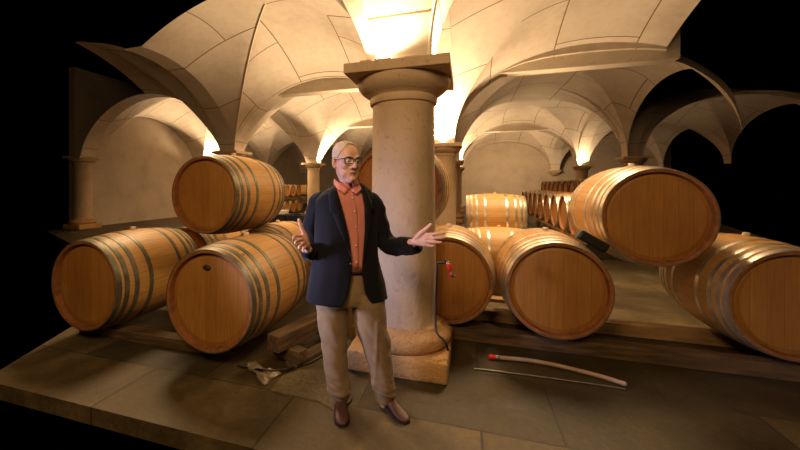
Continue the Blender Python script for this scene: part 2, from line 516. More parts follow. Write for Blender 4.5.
# ------------------------------------------------------------------ barrels
LB, RB, RC = 1.03, .435, .392
def barrel_r(y, L=LB, R=RB, r=RC):
    t = 2*y/L
    return r+(R-r)*(1-abs(t)**2.1)

def barrel_meshes(n=56):
    d = {}
    bm = bmesh.new(); uvl = bm.loops.layers.uv.new('UVMap')
    prof = []
    hy = LB/2
    prof.append((RC-.075, -hy+.055)); prof.append((RC-.030, -hy+.05)); prof.append((RC-.026, -hy+.004)); prof.append((RC-.004, -hy))
    for i in range(19):
        y = -hy+.008+(LB-.016)*i/18; prof.append((barrel_r(y), y))
    prof += [(RC-.004, hy), (RC-.026, hy-.004), (RC-.030, hy-.05), (RC-.075, hy-.055)]
    rows = [[bm.verts.new((r*cos(2*pi*i/n), y, r*sin(2*pi*i/n))) for i in range(n)] for r, y in prof]
    for q, (a, b) in enumerate(zip(rows, rows[1:])):
        for i in range(n):
            jn = (i+1) % n
            f = bm.faces.new((a[i], a[jn], b[jn], b[i])); f.smooth = True
            if q < 3 or q > len(rows)-5: f.material_index = 1
            for l, (ii, rr) in zip(f.loops, ((i, q), (i+1, q), (i+1, q+1), (i, q+1))):
                l[uvl].uv = (ii/n*28, prof[rr][1])
    bmesh.ops.recalc_face_normals(bm, faces=bm.faces)
    me = bpy.data.meshes.new('staves'); bm.to_mesh(me); bm.free(); me.materials.append(M['stave']); me.materials.append(M['chime'])
    me.set_sharp_from_angle(angle=radians(50)); d['staves'] = me
    for s, nm in ((-1, 'front'), (1, 'rear')):
        bm = bmesh.new(); uvl = bm.loops.layers.uv.new('UVMap')
        R1 = RC-.031
        rr = [[bm.verts.new((r*cos(2*pi*i/n), s*(hy-.052+dy), r*sin(2*pi*i/n))) for i in range(n)] for r, dy in ((R1, .000), (R1-.035, .012), (.18, .012), (.02, .012))]
        for a, b in zip(rr, rr[1:]):
            for i in range(n): bm.faces.new((a[i], a[(i+1) % n], b[(i+1) % n], b[i]))
        bm.faces.new(rr[-1])
        for f in bm.faces:
            for l in f.loops: l[uvl].uv = (l.vert.co.x/.098+.5, l.vert.co.z)
        bmesh.ops.recalc_face_normals(bm, faces=bm.faces)
        for f in bm.faces:
            if f.normal.y*s < 0: f.normal_flip()
        me = bpy.data.meshes.new('head'); bm.to_mesh(me); bm.free(); me.materials.append(M['head']); d[nm] = me
    d['hoops'] = []
    for yc, w in ((-.4915, .046), (-.422, .043), (-.332, .043), (-.185, .043), (.185, .043), (.332, .043), (.422, .043), (.4915, .046)):
        bm = bmesh.new(); rows = []
        for dy, o in ((-w/2, -.001), (-w/2, .0028), (-w/4, .0036), (w/4, .0036), (w/2, .0028), (w/2, -.001)):
            y = max(-hy, min(hy, yc+dy)); r = barrel_r(y)+o
            rows.append([(r*cos(2*pi*i/n), y, r*sin(2*pi*i/n)) for i in range(n)])
        ring_loft(bm, rows, True, False)
        bmesh.ops.recalc_face_normals(bm, faces=bm.faces)
        # a riveted lap on every hoop
        me = bpy.data.meshes.new('hoop'); bm.to_mesh(me); bm.free(); me.materials.append(M['hoop'])
        for p in me.polygons: p.use_smooth = True
        me.set_sharp_from_angle(angle=radians(40)); d['hoops'].append(me)
    bm = bmesh.new(); lathe(bm, [(.024, 0), (.026, .02), (.022, .034), (.001, .036)], 16, (0, 0, RB-.006), True)
    bmesh.ops.recalc_face_normals(bm, faces=bm.faces)
    me = bpy.data.meshes.new('bung'); bm.to_mesh(me); bm.free(); me.materials.append(M['bung']); d['bung'] = me
    return d
BM = barrel_meshes()
BP = barrel_meshes(32)
def repl(me, a, b):
    m2 = me.copy()
    for i, m in enumerate(m2.materials):
        if m == a: m2.materials[i] = b
    return m2
for D in (BM, BP):
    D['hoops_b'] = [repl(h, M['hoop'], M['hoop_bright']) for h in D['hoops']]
    D['staves_p'] = repl(D['staves'], M['stave'], M['stave_pale'])

def barrel(front_u=None, center=None, ang=-TH, roll=0, tilt=0, label='', group='oak barrels in the cellar', scale=(1, 1, 1), bright=False, pale=False, bung=True, detail=True):
    D = BM if detail else BP
    t = thing('barrel', label, 'barrel', center, 0, group)
    t.rotation_euler = Matrix.Rotation(ang, 3, 'Z').to_euler() if not tilt else (Matrix.Rotation(ang, 3, 'Z') @ Matrix.Rotation(tilt, 3, 'X')).to_euler()
    t.scale = scale
    def part(nm, me):
        o = bpy.data.objects.new(nm, me); COL.objects.link(o); o.parent = t; o.rotation_euler = (0, roll, 0) if nm != 'bung' else (0, 0, 0); return o
    part('staves', D['staves_p'] if pale else D['staves'])
    part('head', D['front']); part('head', D['rear'])
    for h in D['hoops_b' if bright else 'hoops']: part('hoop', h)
    if bung: part('bung', D['bung'])
    return t

KS = 1.057
def near(p): return Vector((0, 0, HC))+(p-Vector((0, 0, HC)))*KS
def fc(X, Y, z):      # barrel centre from the centre of its front head
    return Vector((X, Y, 0)) + U*(LB/2) + Vector((0, 0, z))

GL, GR = 'oak barrels stacked on the left', 'oak barrels stacked on the right'
ZR = .615
bl = barrel(scale=(KS, KS, KS), center=near(fc(-1.062, 2.80, ZR)), roll=0, label='nearest left oak barrel on the floor rack, dark oval stamp on its head', group=GL)
# oval brand burnt into the head, and a small burnt mark on the staves
bm = bmesh.new(); lathe(bm, [(.038, 0), (.038, .002), (.001, .0025)], 28, cap=True)
for v in bm.verts: v.co = Vector((v.co.x, -v.co.z, v.co.y*.62))
so = obj('oval_stamp', bm, 'stamp', bl, True, (-.035, -LB/2+.0385, .245)); so['label'] = 'dark oval stamp'
bm = bmesh.new()
for x0, y0, w, h in ((0, 0, .004, .022), (.014, 0, .004, .022), (.007, .009, .016, .004)):
    box(bm, (x0, y0, 0), w, h, .002)
a_ = radians(58)
sm = obj('burnt_mark', bm, 'stamp', bl, False, (barrel_r(-.38)*cos(a_)+.001, -.38, barrel_r(-.38)*sin(a_)+.001)); sm.rotation_euler = (0, pi/2-a_, 0)
barrel(scale=(KS, KS, KS), center=near(fc(-1.062, 2.80, ZR) - V*1.33 + U*.02), roll=0, label='oak barrel at the left frame edge, beside the one with the oval stamp', group=GL)
barrel(scale=(KS, KS, KS), center=near(fc(-1.06, 4.30, ZR-.035)), roll=0, label='oak barrel behind the stamped barrel, only its top showing', group=GL)
barrel(scale=(KS, KS, KS), center=near(fc(-1.09, 4.22, ZR-.035))-V*1.0, roll=0, label='oak barrel in the dark gap below the upper left barrel', group=GL)
barrel(scale=(KS, KS, KS), center=near(fc(-1.46, 3.73, 1.40)), roll=0, label='upper oak barrel of the left stack, resting on the lower ones', group=GL)
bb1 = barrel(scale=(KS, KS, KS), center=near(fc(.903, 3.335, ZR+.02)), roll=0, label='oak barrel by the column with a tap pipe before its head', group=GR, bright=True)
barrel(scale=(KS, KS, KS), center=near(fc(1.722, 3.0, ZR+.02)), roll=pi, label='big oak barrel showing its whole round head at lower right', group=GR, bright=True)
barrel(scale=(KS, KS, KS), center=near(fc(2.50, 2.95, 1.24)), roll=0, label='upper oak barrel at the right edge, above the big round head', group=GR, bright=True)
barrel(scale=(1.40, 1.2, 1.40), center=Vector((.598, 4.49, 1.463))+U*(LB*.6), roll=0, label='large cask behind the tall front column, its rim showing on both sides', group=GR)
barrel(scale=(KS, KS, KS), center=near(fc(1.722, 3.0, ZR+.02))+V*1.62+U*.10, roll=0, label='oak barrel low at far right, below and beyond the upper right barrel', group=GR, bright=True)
# barrels lying across the aisle
GM = 'barrels lying across behind the right stack'
barrel(center=P(494.5, 0, 6.45).xyz*Vector((1, 1, 0))+Vector((0, 0, .945)), ang=-TH+pi/2, roll=.5, label='pale oak barrel lying sideways, upper of two', group=GM, scale=(.93, .92, .93), bright=True, pale=True)
barrel(center=P(499, 0, 5.85)*Vector((1, 1, 0))+Vector((0, 0, .43)), ang=-TH+pi/2, roll=1.5, label='pale oak barrel lying sideways between the two big heads, lower of two', group=GM, scale=(.93, .92, .93), bright=True, pale=True)

ordw = ['first', 'second', 'third', 'fourth', 'fifth', 'sixth', 'seventh', 'eighth', 'ninth', 'tenth']
GS = 'barrels side by side in the long right row'
h0 = P(573, 0, 7.5); h0.z = 0
for i in range(9):
    c = h0 + U*(.885*i) + V*(LB/2) + Vector((0, 0, .865))
    barrel(center=c, ang=-TH+pi/2, roll=i*.7, label='oak barrel in the long receding row at right, %s from the front' % ordw[i], group=GS, bright=True, detail=False, bung=False)
GT = 'barrels on the far top row at right'
h1 = P(571, 0, 13.4); h1.z = 0
for i in range(7):
    c = h1 + U*(.89*i) + V*(LB/2) + Vector((0, 0, 1.27))
    barrel(center=c, ang=-TH+pi/2, roll=i*.9, label='dark small oak barrel on the far top row at right, %s from the front' % ordw[i], group=GT, detail=False, bung=False)
# two tiers of barrels by the far left columns
GF = 'barrels in two tiers at far left'
f0 = P(281, 0, 17.6); f0.z = 0
seen = ['first from the left', 'second from the left', 'third from the left', 'fourth from the left, nearest the column']
for i in (0, 1, 2, 3, 6, 7):
    c = f0 + U*(.66*i) - V*(LB/2) + Vector((0, 0, 1.20))
    lb = 'small far barrel on the upper tier at left, %s' % seen[i] if i < 4 else ('small far barrel just right of the far left column' if i == 6 else 'small far barrel right of the far left column, next to the man\'s neck')
    barrel(center=c, ang=-TH+pi/2, roll=i, label=lb, group=GF, scale=(.74, 1, .74), detail=False, bung=False, pale=True)
for i in (0, 1, 2, 3):
    c = f0 + U*(.66*i) - V*(LB/2) + Vector((0, 0, .40))
    barrel(center=c, ang=-TH+pi/2, roll=i+3, label='small far barrel on the lower tier at left, %s' % seen[i], group=GF, scale=(.74, 1, .74), detail=False, bung=False, pale=True)

# ------------------------------------------------------------------ timber: rails, planks, racks
def plank(name, a, b, w, h, mat, label, cat, zc=None, bevel=.006, group=None):
    a, b = Vector(a), Vector(b); d = b-a
    bm = bmesh.new(); box(bm, (0, 0, 0), d.length, w, h, None, bevel)
    o = obj(name, bm, mat, None, False, (a+b)/2)
    o.rotation_euler = (0, -math.atan2(d.z, sqrt(d.x**2+d.y**2)), math.atan2(d.y, d.x))
    return tag(o, label, cat, group)
# right rack rails (along V) under the barrels
q = near(Vector((1.722, 3.0, 0))); q.z = 0; q2 = q+U*.80; q = q+U*.20
plank('rack_rail', q-V*1.12+Vector((0, 0, .062)), q+V*2.1+Vector((0, 0, .062)), .13, .12, 'timber', 'dark timber rail on the floor under the fronts of the right barrels', 'rail')
plank('rack_rail', q2-V*1.5+Vector((0, 0, .062)), q2+V*2.1+Vector((0, 0, .062)), .13, .12, 'timber_pale', 'timber rail on the floor under the backs of the right barrels', 'rail')
q3 = Vector((1.42, 4.95, 0))
plank('plank', q3-V*.6+Vector((0, 0, .02)), q3+V*.7+Vector((0, 0, .02)), .16, .04, 'timber_pale', 'pale plank on the floor seen between the two right barrel heads', 'plank')
q4 = Vector((1.46, 5.2, 0))
plank('plank', q4-V*.55+Vector((0, 0, .16)), q4+V*.7+Vector((0, 0, .16)), .05, .32, 'timber_pale', 'upright pale board behind the gap between the right barrels', 'plank')
# wedge of timber between the right upper barrel and its neighbour
bm = bmesh.new(); box(bm, (0, 0, 0), .26, .10, .09, None, .02)
o = obj('chock', bm, 'hose', None, False, P(592, 241, 3.3)); o.rotation_euler = (0, .55, -TH); tag(o, 'black rubber chock between the upper and lower right barrels', 'chock')
# left rail: a heavy timber pulled out from under the near barrel
a, b = P(272.5, 345, 3.0), P(325, 316.5, 3.55)
a.z = .205; b.z = .215
plank('rack_rail', a, b, .135, .135, 'timber', 'heavy square timber beside the stamped left barrel', 'rail', bevel=.008)
u1 = (b-a); u1.z = 0; u1.normalize(); v1 = Vector((u1.y, -u1.x, 0))
base0 = a+u1*.10; base0.z = 0
plank('floor_plank', base0+v1*.10+Vector((0, 0, .018)), base0+v1*.10+u1*.72+Vector((0, 0, .018)), .12, .036, 'timber', 'dark plank lying on the floor under the heavy left timber', 'plank')
for s, lb in ((.07, 'front timber block under the heavy left timber'), (.62, 'rear timber block under the heavy left timber')):
    c = base0+u1*s
    plank('rail_block', c-v1*.12+Vector((0, 0, .087)), c+v1*.18+Vector((0, 0, .087)), .10, .10, 'timber', lb, 'block')
# far rail on the barrels' other side and battens carrying the upper left barrel
cl = near(fc(-1.062, 2.80, 0)); cl.z = 0
plank('rack_rail', cl-V*1.75-U*.25+Vector((0, 0, .05)), cl-V*.20-U*.25+Vector((0, 0, .05)), .12, .095, 'timber', 'timber rail in the dark under the left barrels', 'rail')
cl2 = near(fc(-1.09, 4.17, 0)); cl2.z = 0
plank('rack_rail', cl2-V*1.5+U*.2+Vector((0, 0, .032)), cl2+V*.35+U*.2+Vector((0, 0, .032)), .12, .06, 'timber', 'timber rail under the second left barrel', 'rail')
# pale post seen between the legs
bm = bmesh.new(); tube(bm, [(0, 0, 0), (0, 0, .95)], .042, 16, 1, False)
o = obj('post', bm, 'timber_pale', None, True, P(351.5, 0, 3.62)*Vector((1, 1, 0)), auto=40); tag(o, 'pale upright post seen between the man\'s legs', 'post')
# rack under the long right row and the far tiers
def rack(c0, along, length, ztop, depth, label, posts=4, at=None):
    t = thing('barrel_rack', label, 'rack', c0, math.atan2(along.y, along.x))
    for s in (-depth/2, depth/2):
        bm = bmesh.new(); box(bm, (length/2, s, ztop-.04), length, .09, .08, None, .006); obj('rail', bm, 'timber_pale', t, False)
    for x_ in (at or [length*(i+.15)/(posts-.7) for i in range(posts)]):
        for s in (-depth/2, depth/2):
            bm = bmesh.new(); box(bm, (x_, s, (ztop-.08)/2), .09, .09, ztop-.08, None, .006); obj('post', bm, 'timber', t, False)
rack(h0+V*(LB/2)-U*.4, U, 8.0, .43, .7, 'timber rack under the long barrel row at right')
rack(h1+V*(LB/2)-U*.4, U, 6.2, .835, .7, 'timber rack under the far top row at right')
rack(Vector((.598, 4.49, 0))+U*.36, U, .85, .90, .72, 'timber stand under the large cask behind the column', at=[.05, .8])
rack(f0-V*(LB/2)-U*.4, U, 5.6, .865, .7, 'timber rack between the two far left barrel tiers', at=[.03, 3.1, 5.5])

# crates behind the left barrels
def crate(c, rz, label, w=.30, d=.4, h=.28):
    t = thing('crate', label, 'crate', c, rz, 'black crates behind the left barrels')
    th = .02
    for sx, sy, lx, ly in ((0, -d/2, w, th), (0, d/2, w, th), (-w/2, 0, th, d), (w/2, 0, th, d)):
        bm = bmesh.new()
        for zz, hh in ((.03, .06), (h*.5, .05), (h-.035, .07)): box(bm, (sx, sy, zz), lx, ly, hh)
        n = 5
        for i in range(n):
            f = (i/(n-1)-.5)
            box(bm, (sx+(lx-th)*f if lx > ly else sx, sy if lx > ly else sy+(ly-th)*f, h/2), .03, .03, h-.01)
        obj('side', bm, 'black', t, False)
    bm = bmesh.new(); box(bm, (0, 0, .012), w-.02, d-.02, .02); obj('bottom', bm, 'black', t, False)
for px, d, lb in ((281.5, 7.6, 'left'), (298, 7.5, 'right')):
    p = P(px, 0, d)
    for lvl, w in ((0, 'lower'), (1, 'upper')):
        pass
    for lvl, w in ((0, 'bottom'), (1, 'middle'), (2, 'top')):
        crate(Vector((p.x, p.y, .001+.30*lvl)), -TH, 'black plastic crate behind the left barrels, %s of the %s pile' % (w, lb), h=.30)
bm = bmesh.new(); box(bm, (0, 0, .04), .26, .2, .08, None, .006)
o = obj('carton', bm, 'white', None, False, P(281, 0, 7.6)*Vector((1, 1, 0))+Vector((0, 0, .902))); o.rotation_euler = (0, 0, -TH); tag(o, 'small white carton on the black crates at left', 'carton')

# ------------------------------------------------------------------ tap pipe, hoses, film
t = thing('tap_pipe', 'black standpipe with a red tap before the barrel by the column', 'pipe', P(436.5, 0, 2.95)*Vector((1, 1, 0)))
O = Vector(t.location)
def rel(px, py, d): return P(px, py, d)-O
bm = bmesh.new(); tube(bm, [rel(448, 350, 2.86), rel(446.5, 345, 2.86), rel(444, 340, 2.87), rel(437.5, 334, 2.90), rel(435.6, 325, 2.93), rel(435.8, 300, 2.95), rel(436.6, 275, 2.95), rel(437, 264.5, 2.95), rel(438, 263, 2.95), rel(447, 263, 2.95)], .0085, 10, 5); obj('pipe', bm, 'hose', t)
bm = bmesh.new(); tube(bm, [rel(447.5, 263, 2.95), rel(449, 268, 2.93)], .016, 12, 1); tube(bm, [rel(450.5, 271, 2.93), rel(452.5, 275, 2.92)], .014, 12, 1); tube(bm, [rel(451.5, 276, 2.92), rel(455, 276.5, 2.92)], .008, 10, 1); obj('valve', bm, 'steel', t)
bm = bmesh.new(); tube(bm, [rel(448.5, 265.5, 2.92), rel(449.8, 269, 2.915)], .019, 14, 1); tube(bm, [rel(450.2, 274.5, 2.905), rel(450.5, 276, 2.905)], .013, 10, 1); h = obj('tap_handle', bm, 'red', t); h['label'] = 'red tap handle'
bm = bmesh.new(); tube(bm, [rel(446, 262.5, 2.95), rel(445, 259.5, 2.95)], .007, 8, 1); obj('clip', bm, 'hose', t)

def G(px, py, z=.012):      # point on the floor seen at a pixel
    d = F*(HC-z)/(py-HY); p = P(px, py, d); p.z = z; return p
bm = bmesh.new(); tube(bm, [G(238, 366), G(250, 368.5), G(263, 370, .075), G(276, 370.5, .06), G(294, 368), G(310, 362.5), G(323, 355), G(331, 348)], .008, 8, 6)
tag(obj('cable', bm, 'hose'), 'black cable curving over the floor by the left timbers', 'cable')
t = thing('hose', 'pinkish hose with a red end lying on the right floor', 'hose', G(493, 357, 0))
O = Vector(t.location)
bm = bmesh.new(); tube(bm, [G(497, 357.6, .02)-O, G(510, 358.4, .02)-O, G(530, 360.5, .02)-O, G(555, 365, .02)-O, G(580, 371, .02)-O, G(603, 377, .02)-O, G(625, 384, .02)-O], .017, 12, 6); obj('hose_tube', bm, 'pinkhose', t)
bm = bmesh.new(); tube(bm, [G(490.6, 356.8, .022)-O, G(494.2, 357.2, .022)-O], .021, 14, 1); x = obj('end_cap', bm, 'red', t); x['label'] = 'red end cap'
bm = bmesh.new(); tube(bm, [G(495.2, 357.2, .022)-O, G(498.0, 357.6, .022)-O], .019, 14, 1); obj('coupling', bm, 'steel', t)
bm = bmesh.new(); tube(bm, [G(474, 368.6, .008), G(500, 371.6, .008), G(540, 376.6, .008), G(575, 381.5, .008), G(603, 385.5, .008), G(625, 389, .008)], .006, 8, 5)
tag(obj('wire', bm, 'steel'), 'thin grey wire lying on the right floor before the hose', 'wire')
# crumpled film on the floor
bm = bmesh.new()
rnd = random.Random(3)
pts = [(246, 363), (256, 361), (262, 368), (270, 372), (279, 370), (281, 374), (272, 379), (265, 386), (259, 381), (256, 374), (247, 369)]
cent = bm.verts.new(G(263, 373, .035)); mid = []; rim = []
for px, py in pts:
    rim.append(bm.verts.new(G(px, py, .004)))
    mid.append(bm.verts.new((G(px, py, .02)*.55+G(263, 373, .03)*.45)+Vector((0, 0, rnd.uniform(.0, .035)))))
n = len(pts)
for i in range(n):
    jn = (i+1) % n
    bm.faces.new((rim[i], rim[jn], mid[jn], mid[i])); bm.faces.new((mid[i], mid[jn], cent))
bmesh.ops.subdivide_edges(bm, edges=bm.edges[:], cuts=2, use_grid_fill=True)
for v in bm.verts: v.co.z = max(.003, v.co.z+rnd.uniform(-.008, .008))
o = obj('plastic_film', bm, 'whiteplastic'); tag(o, 'crumpled pale plastic film on the floor by the stamped barrel', 'plastic film')
sol = o.modifiers.new('thick', 'SOLIDIFY'); sol.thickness = .002; sol.offset = 1
# rough mat on the floor left of the man
bm = bmesh.new()
mp = [G(270.5, 391.5, 0), G(282, 377, 0), G(300, 371, 0), G(345, 371, 0), G(352, 400, 0), G(340, 414, 0), G(318, 402, 0)]
top = [bm.verts.new((p.x, p.y, .010)) for p in mp]; bot = [bm.verts.new((p.x, p.y, .0005)) for p in mp]
bm.faces.new(top); bm.faces.new(list(reversed(bot)))
for i in range(len(mp)): bm.faces.new((top[i], bot[i], bot[(i+1) % len(mp)], top[(i+1) % len(mp)]))
M['mat'] = simple('rough mat', (.15, .115, .05), .9, 0, .25, 40, .6)
tag(obj('floor_mat', bm, 'mat', None, False), 'rough pale mat on the floor left of the man\'s feet', 'mat')

# ------------------------------------------------------------------ the man
from mathutils import noise as mnoise
def skin_mat():
    m, nt, b = new_mat('skin')
    co = coords(nt); n = noise(nt, co, 14, 5); n2 = noise(nt, co, 90, 3)
    c = ramp(nt, n, [(.3, (.56, .28, .19)), (.55, (.68, .39, .28)), (.8, (.72, .44, .33))])
    nt.links.new(c, b.inputs['Base Color']); b.inputs['Roughness'].default_value = .45
    b.inputs['Subsurface Weight'].default_value = .12; b.inputs['Subsurface Radius'].default_value = (.012, .005, .003)
    bump(nt, b, n2, .12, .002)
    return m
M['skin'] = skin_mat()
M['lip'] = simple('lips', (.46, .19, .14), .5)
def cloth(name, c, weave=420, rough=.85, sheen=.15, check=None, var=.12):
    m, nt, b = new_mat(name)
    co = coords(nt); n = noise(nt, co, 9, 5)
    colr = ramp(nt, n, [(.3, tuple(x*(1-var) for x in c)), (.7, tuple(x*(1+var) for x in c))])
    if check:
        w1 = N(nt, 'ShaderNodeTexChecker', i_Scale=190.0); nt.links.new(co, w1.inputs['Vector'])
        colr = mixc(nt, math_n(nt, 'MULTIPLY', w1.outputs['Fac'], .35), colr, check)
    nt.links.new(colr, b.inputs['Base Color']); b.inputs['Roughness'].default_value = rough; b.inputs['Sheen Weight'].default_value = sheen; b.inputs['Specular IOR Level'].default_value = .2
    bump(nt, b, noise(nt, co, weave, 2), .15, .001)
    return m
M['jacket'] = cloth('navy wool', (.0052, .0052, .0085), sheen=.05)
M['shirt'] = cloth('salmon shirt cotton', (.58, .20, .16), check=(.68, .32, .26), sheen=.05)
M['trousers'] = cloth('khaki cotton twill', (.25, .165, .088))
M['hair'] = simple('short white hair', (.70, .57, .49), .75, 0, .12, 60, .25)
M['leather'] = simple('brown shoe leather', (.075, .024, .011), .5, 0, .25, 9)
M['sole'] = simple('dark sole', (.02, .014, .01), .7)
M['frame'] = simple('dark spectacle frame', (.02, .02, .035), .3)
M['eyewhite'] = simple('eye white', (.62, .55, .5), .2, 0, .03)
M['iris'] = simple('dark iris', (.04, .025, .015), .15)
M['button'] = simple('pale buttons', (.75, .62, .5), .35)
def glass_mat():
    m = bpy.data.materials.new('spectacle glass'); m.use_nodes = True; nt = m.node_tree; nt.nodes.clear()
    o = nt.nodes.new('ShaderNodeOutputMaterial'); mx = nt.nodes.new('ShaderNodeMixShader'); t = nt.nodes.new('ShaderNodeBsdfTransparent'); g = nt.nodes.new('ShaderNodeBsdfGlossy')
    g.inputs['Roughness'].default_value = .05; mx.inputs[0].default_value = .025
    nt.links.new(t.outputs[0], mx.inputs[1]); nt.links.new(g.outputs[0], mx.inputs[2]); nt.links.new(mx.outputs[0], o.inputs[0])
    return m
M['glass'] = glass_mat()

DM = 2.47
man = thing('person', 'man in navy jacket, salmon shirt and khakis, gesturing with open hands', 'person', Vector(P(363, 0, 2.47).xy.to_3d()))
MO = Vector(man.location)
def mobj(name, bm, mat, parent=man, **kw):
    """parts of the man are authored in world space"""
    for v in bm.verts: v.co -= MO
    return obj(name, bm, mat, parent, **kw)

def remeshed(o, voxel, smooth_it=2):
    md = o.modifiers.new('r', 'REMESH'); md.mode = 'VOXEL'; md.voxel_size = voxel; md.use_smooth_shade = True
    if smooth_it:
        sm_ = o.modifiers.new('s', 'SMOOTH'); sm_.iterations = smooth_it; sm_.factor = .5
    dg = bpy.context.evaluated_depsgraph_get(); dg.update()
    me = bpy.data.meshes.new_from_object(o.evaluated_get(dg)); o.modifiers.clear()
    mats = [s.material for s in o.material_slots]
    o.data = me
    if not me.materials:
        for m in mats: me.materials.append(m)
    for p in me.polygons: p.use_smooth = True
    return me

# --- torso section
PSI = radians(11)
LAT = Vector((cos(PSI), sin(PSI), 0)); FRO = Vector((sin(PSI), -cos(PSI), 0))
SECT = [  # pixel row, left, right silhouette, half depth
    (183.5, 338.5, 360, .062), (187, 335, 363.5, .072), (190, 329, 368, .088), (194, 322, 372.5, .103), (200, 317, 376, .116), (215, 317, 376.5, .130),
    (235, 316, 376.5, .137), (255, 315, 376.5, .140), (270, 312.5, 379.5, .142), (285, 311, 382.5, .143), (298, 310, 384.5, .143)]
def sect(py):
    for A, B in zip(SECT, SECT[1:]):
        if A[0] <= py <= B[0]: break
    else:
        A, B = (SECT[0], SECT[1]) if py < SECT[0][0] else (SECT[-2], SECT[-1])
    t = (py-A[0])/(B[0]-A[0]); q = [x+(y-x)*t for x, y in zip(A, B)]
    k = F/DM
    return ((q[1]+q[2])/2-PPX)/k, (q[2]-q[1])/2/k/cos(PSI)*.985, q[3], HC-(py-HY)/k
PW = 2.35
def tors(py, th, off=0.0):
    cx, a, b, z = sect(py); a += off; b += off
    c_, s_ = cos(th), sin(th)
    s = a*math.copysign(abs(c_)**(2/PW), c_); f = b*math.copysign(abs(s_)**(2/PW), s_)
    return Vector((cx, DM, z))+LAT*s+FRO*f
def th_for(py, px, off=0.0):
    lo, hi = radians(2), radians(178)      # px falls as th grows
    for _ in range(40):
        m = (lo+hi)/2; p = tors(py, m, off)
        if PPX+F*p.x/p.y > px: lo = m
        else: hi = m
    return (lo+hi)/2
def lerp_table(tab, y):
    if y <= tab[0][0]: return tab[0][1]
    for (a, u), (b, w_) in zip(tab, tab[1:]):
        if a <= y <= b: return u+(w_-u)*(y-a)/(b-a)
    return tab[-1][1]
GLT = [(183, 334.5), (187, 336), (199, 340), (215, 344.5), (233, 349), (257, 352), (268, 352.3), (284, 349.5), (291, 347.5), (298, 343)]
GRT = [(183, 359.5), (188, 361), (207, 364.5), (225, 365), (249, 363.2), (267, 362), (275, 362.3), (287, 364), (293, 366.5), (298, 371)]
def wr(p, k=.004, f=16):   # soft cloth folds
    return mnoise.noise(Vector((p.x*f, p.y*f, p.z*f*.55)))*k
rows_y = [186, 188, 190, 192, 194, 197, 200, 204, 209, 215, 222, 229, 236, 243, 250, 257, 263, 269, 275, 281, 287, 292, 296, 298]
# jacket body, open at the front
bm = bmesh.new(); NJ = 64; rings = []
for y in rows_y:
    a = th_for(y, lerp_table(GLT, y), .012); b = th_for(y, lerp_table(GRT, y), .012)+2*pi
    r = []
    for i in range(NJ+1):
        t = a+(b-a)*i/NJ
        p = tors(y, t, .012); n = (p-Vector((sect(y)[0], DM, p.z))).normalized()
        flare = .012*max(0, (y-262)/36)
        r.append(p+n*(wr(p, .006 if y > 200 else .002)+flare))
    rings.append(r)
ring_loft(bm, rings, False, False)
jk = mobj('jacket', bm, 'jacket')
sd = jk.modifiers.new('thick', 'SOLIDIFY'); sd.thickness = .007; sd.offset = -1
sb = jk.modifiers.new('sub', 'SUBSURF'); sb.levels = 1; sb.render_levels = 1
# lapels
def lapel(tab, side, outer):
    bm = bmesh.new(); rr = []
    ys = [185, 187, 190, 194, 199, 205, 211, 211.1, 216, 224, 232, 240, 248, 254]
    for y in ys:
        e = th_for(y, lerp_table(tab, y), .014); w_ = lerp_table(outer, y)
        o_ = th_for(y, lerp_table(tab, y)+side*w_, .014)
        r = []
        for k in range(6):
            t = e+(o_-e)*k/5
            r.append(tors(y, t, .017+.009*sin(pi*min(1, k/5*.9+.05))))
        rr.append(r)
    ring_loft(bm, rr, False, False)
    o = mobj('lapel', bm, 'jacket', jk)
    s = o.modifiers.new('thick', 'SOLIDIFY'); s.thickness = .005; s.offset = -1
lapel(GLT, -1, [(185, 4), (190, 8), (199, 11), (211, 13.5), (211.1, 11), (224, 9), (240, 5), (254, .6)])
lapel(GRT, 1, [(185, 3), (190, 5), (199, 7.5), (211, 8.5), (211.1, 6.5), (224, 5.5), (240, 3), (254, .5)])
# jacket collar round the neck
bm = bmesh.new(); rr = []
for y, off in ((188, .016), (185.5, .012), (183, .010), (183.2, .016), (186.5, .021), (190.5, .024)):
    a = th_for(max(y, 184), lerp_table(GLT, y), .012); b = th_for(max(y, 184), lerp_table(GRT, y), .012)+2*pi
    rr.append([tors(y, a+(b-a)*i/40, off) for i in range(41)])
ring_loft(bm, rr, False, False); mobj('collar', bm, 'jacket', jk)
for y, tab, dx in ((259, GLT, -1.2),):
    bm = bmesh.new(); p = tors(y, th_for(y, lerp_table(tab, y)+dx, .016), .018)
    bmesh.ops.create_uvsphere(bm, u_segments=12, v_segments=8, radius=.008, matrix=Matrix.Translation(p) @ Matrix.Diagonal((1, .5, 1, 1))); mobj('button', bm, 'black', jk)

# sleeves
def folds(bm, k, f=22):
    bm.normal_update()
    for v in bm.verts: v.co += v.normal*(mnoise.noise(Vector((v.co.x*f, v.co.y*f, v.co.z*f)))*k)
bm = bmesh.new()
tube(bm, [P(324, 198, 2.47), P(317.5, 202, 2.475), P(314.3, 212, 2.49), P(312.2, 228, 2.51), P(311, 244, 2.515), P(310.5, 251, 2.46), P(309.5, 251.5, 2.38), P(308.8, 250.5, 2.30)], [.046, .056, .058, .058, .058, .056, .051, .047], 24, 6, False)
folds(bm, .012); mobj('sleeve', bm, 'jacket', jk)
bm = bmesh.new()
tube(bm, [P(369, 198.5, 2.47), P(374, 203, 2.475), P(377.5, 213, 2.48), P(381.5, 229, 2.50), P(386, 242, 2.505), P(393, 246, 2.46), P(404, 246.3, 2.385), P(417, 245.5, 2.315)], [.046, .058, .058, .058, .062, .062, .059, .056], 24, 6, False)
folds(bm, .012); mobj('sleeve', bm, 'jacket', jk)

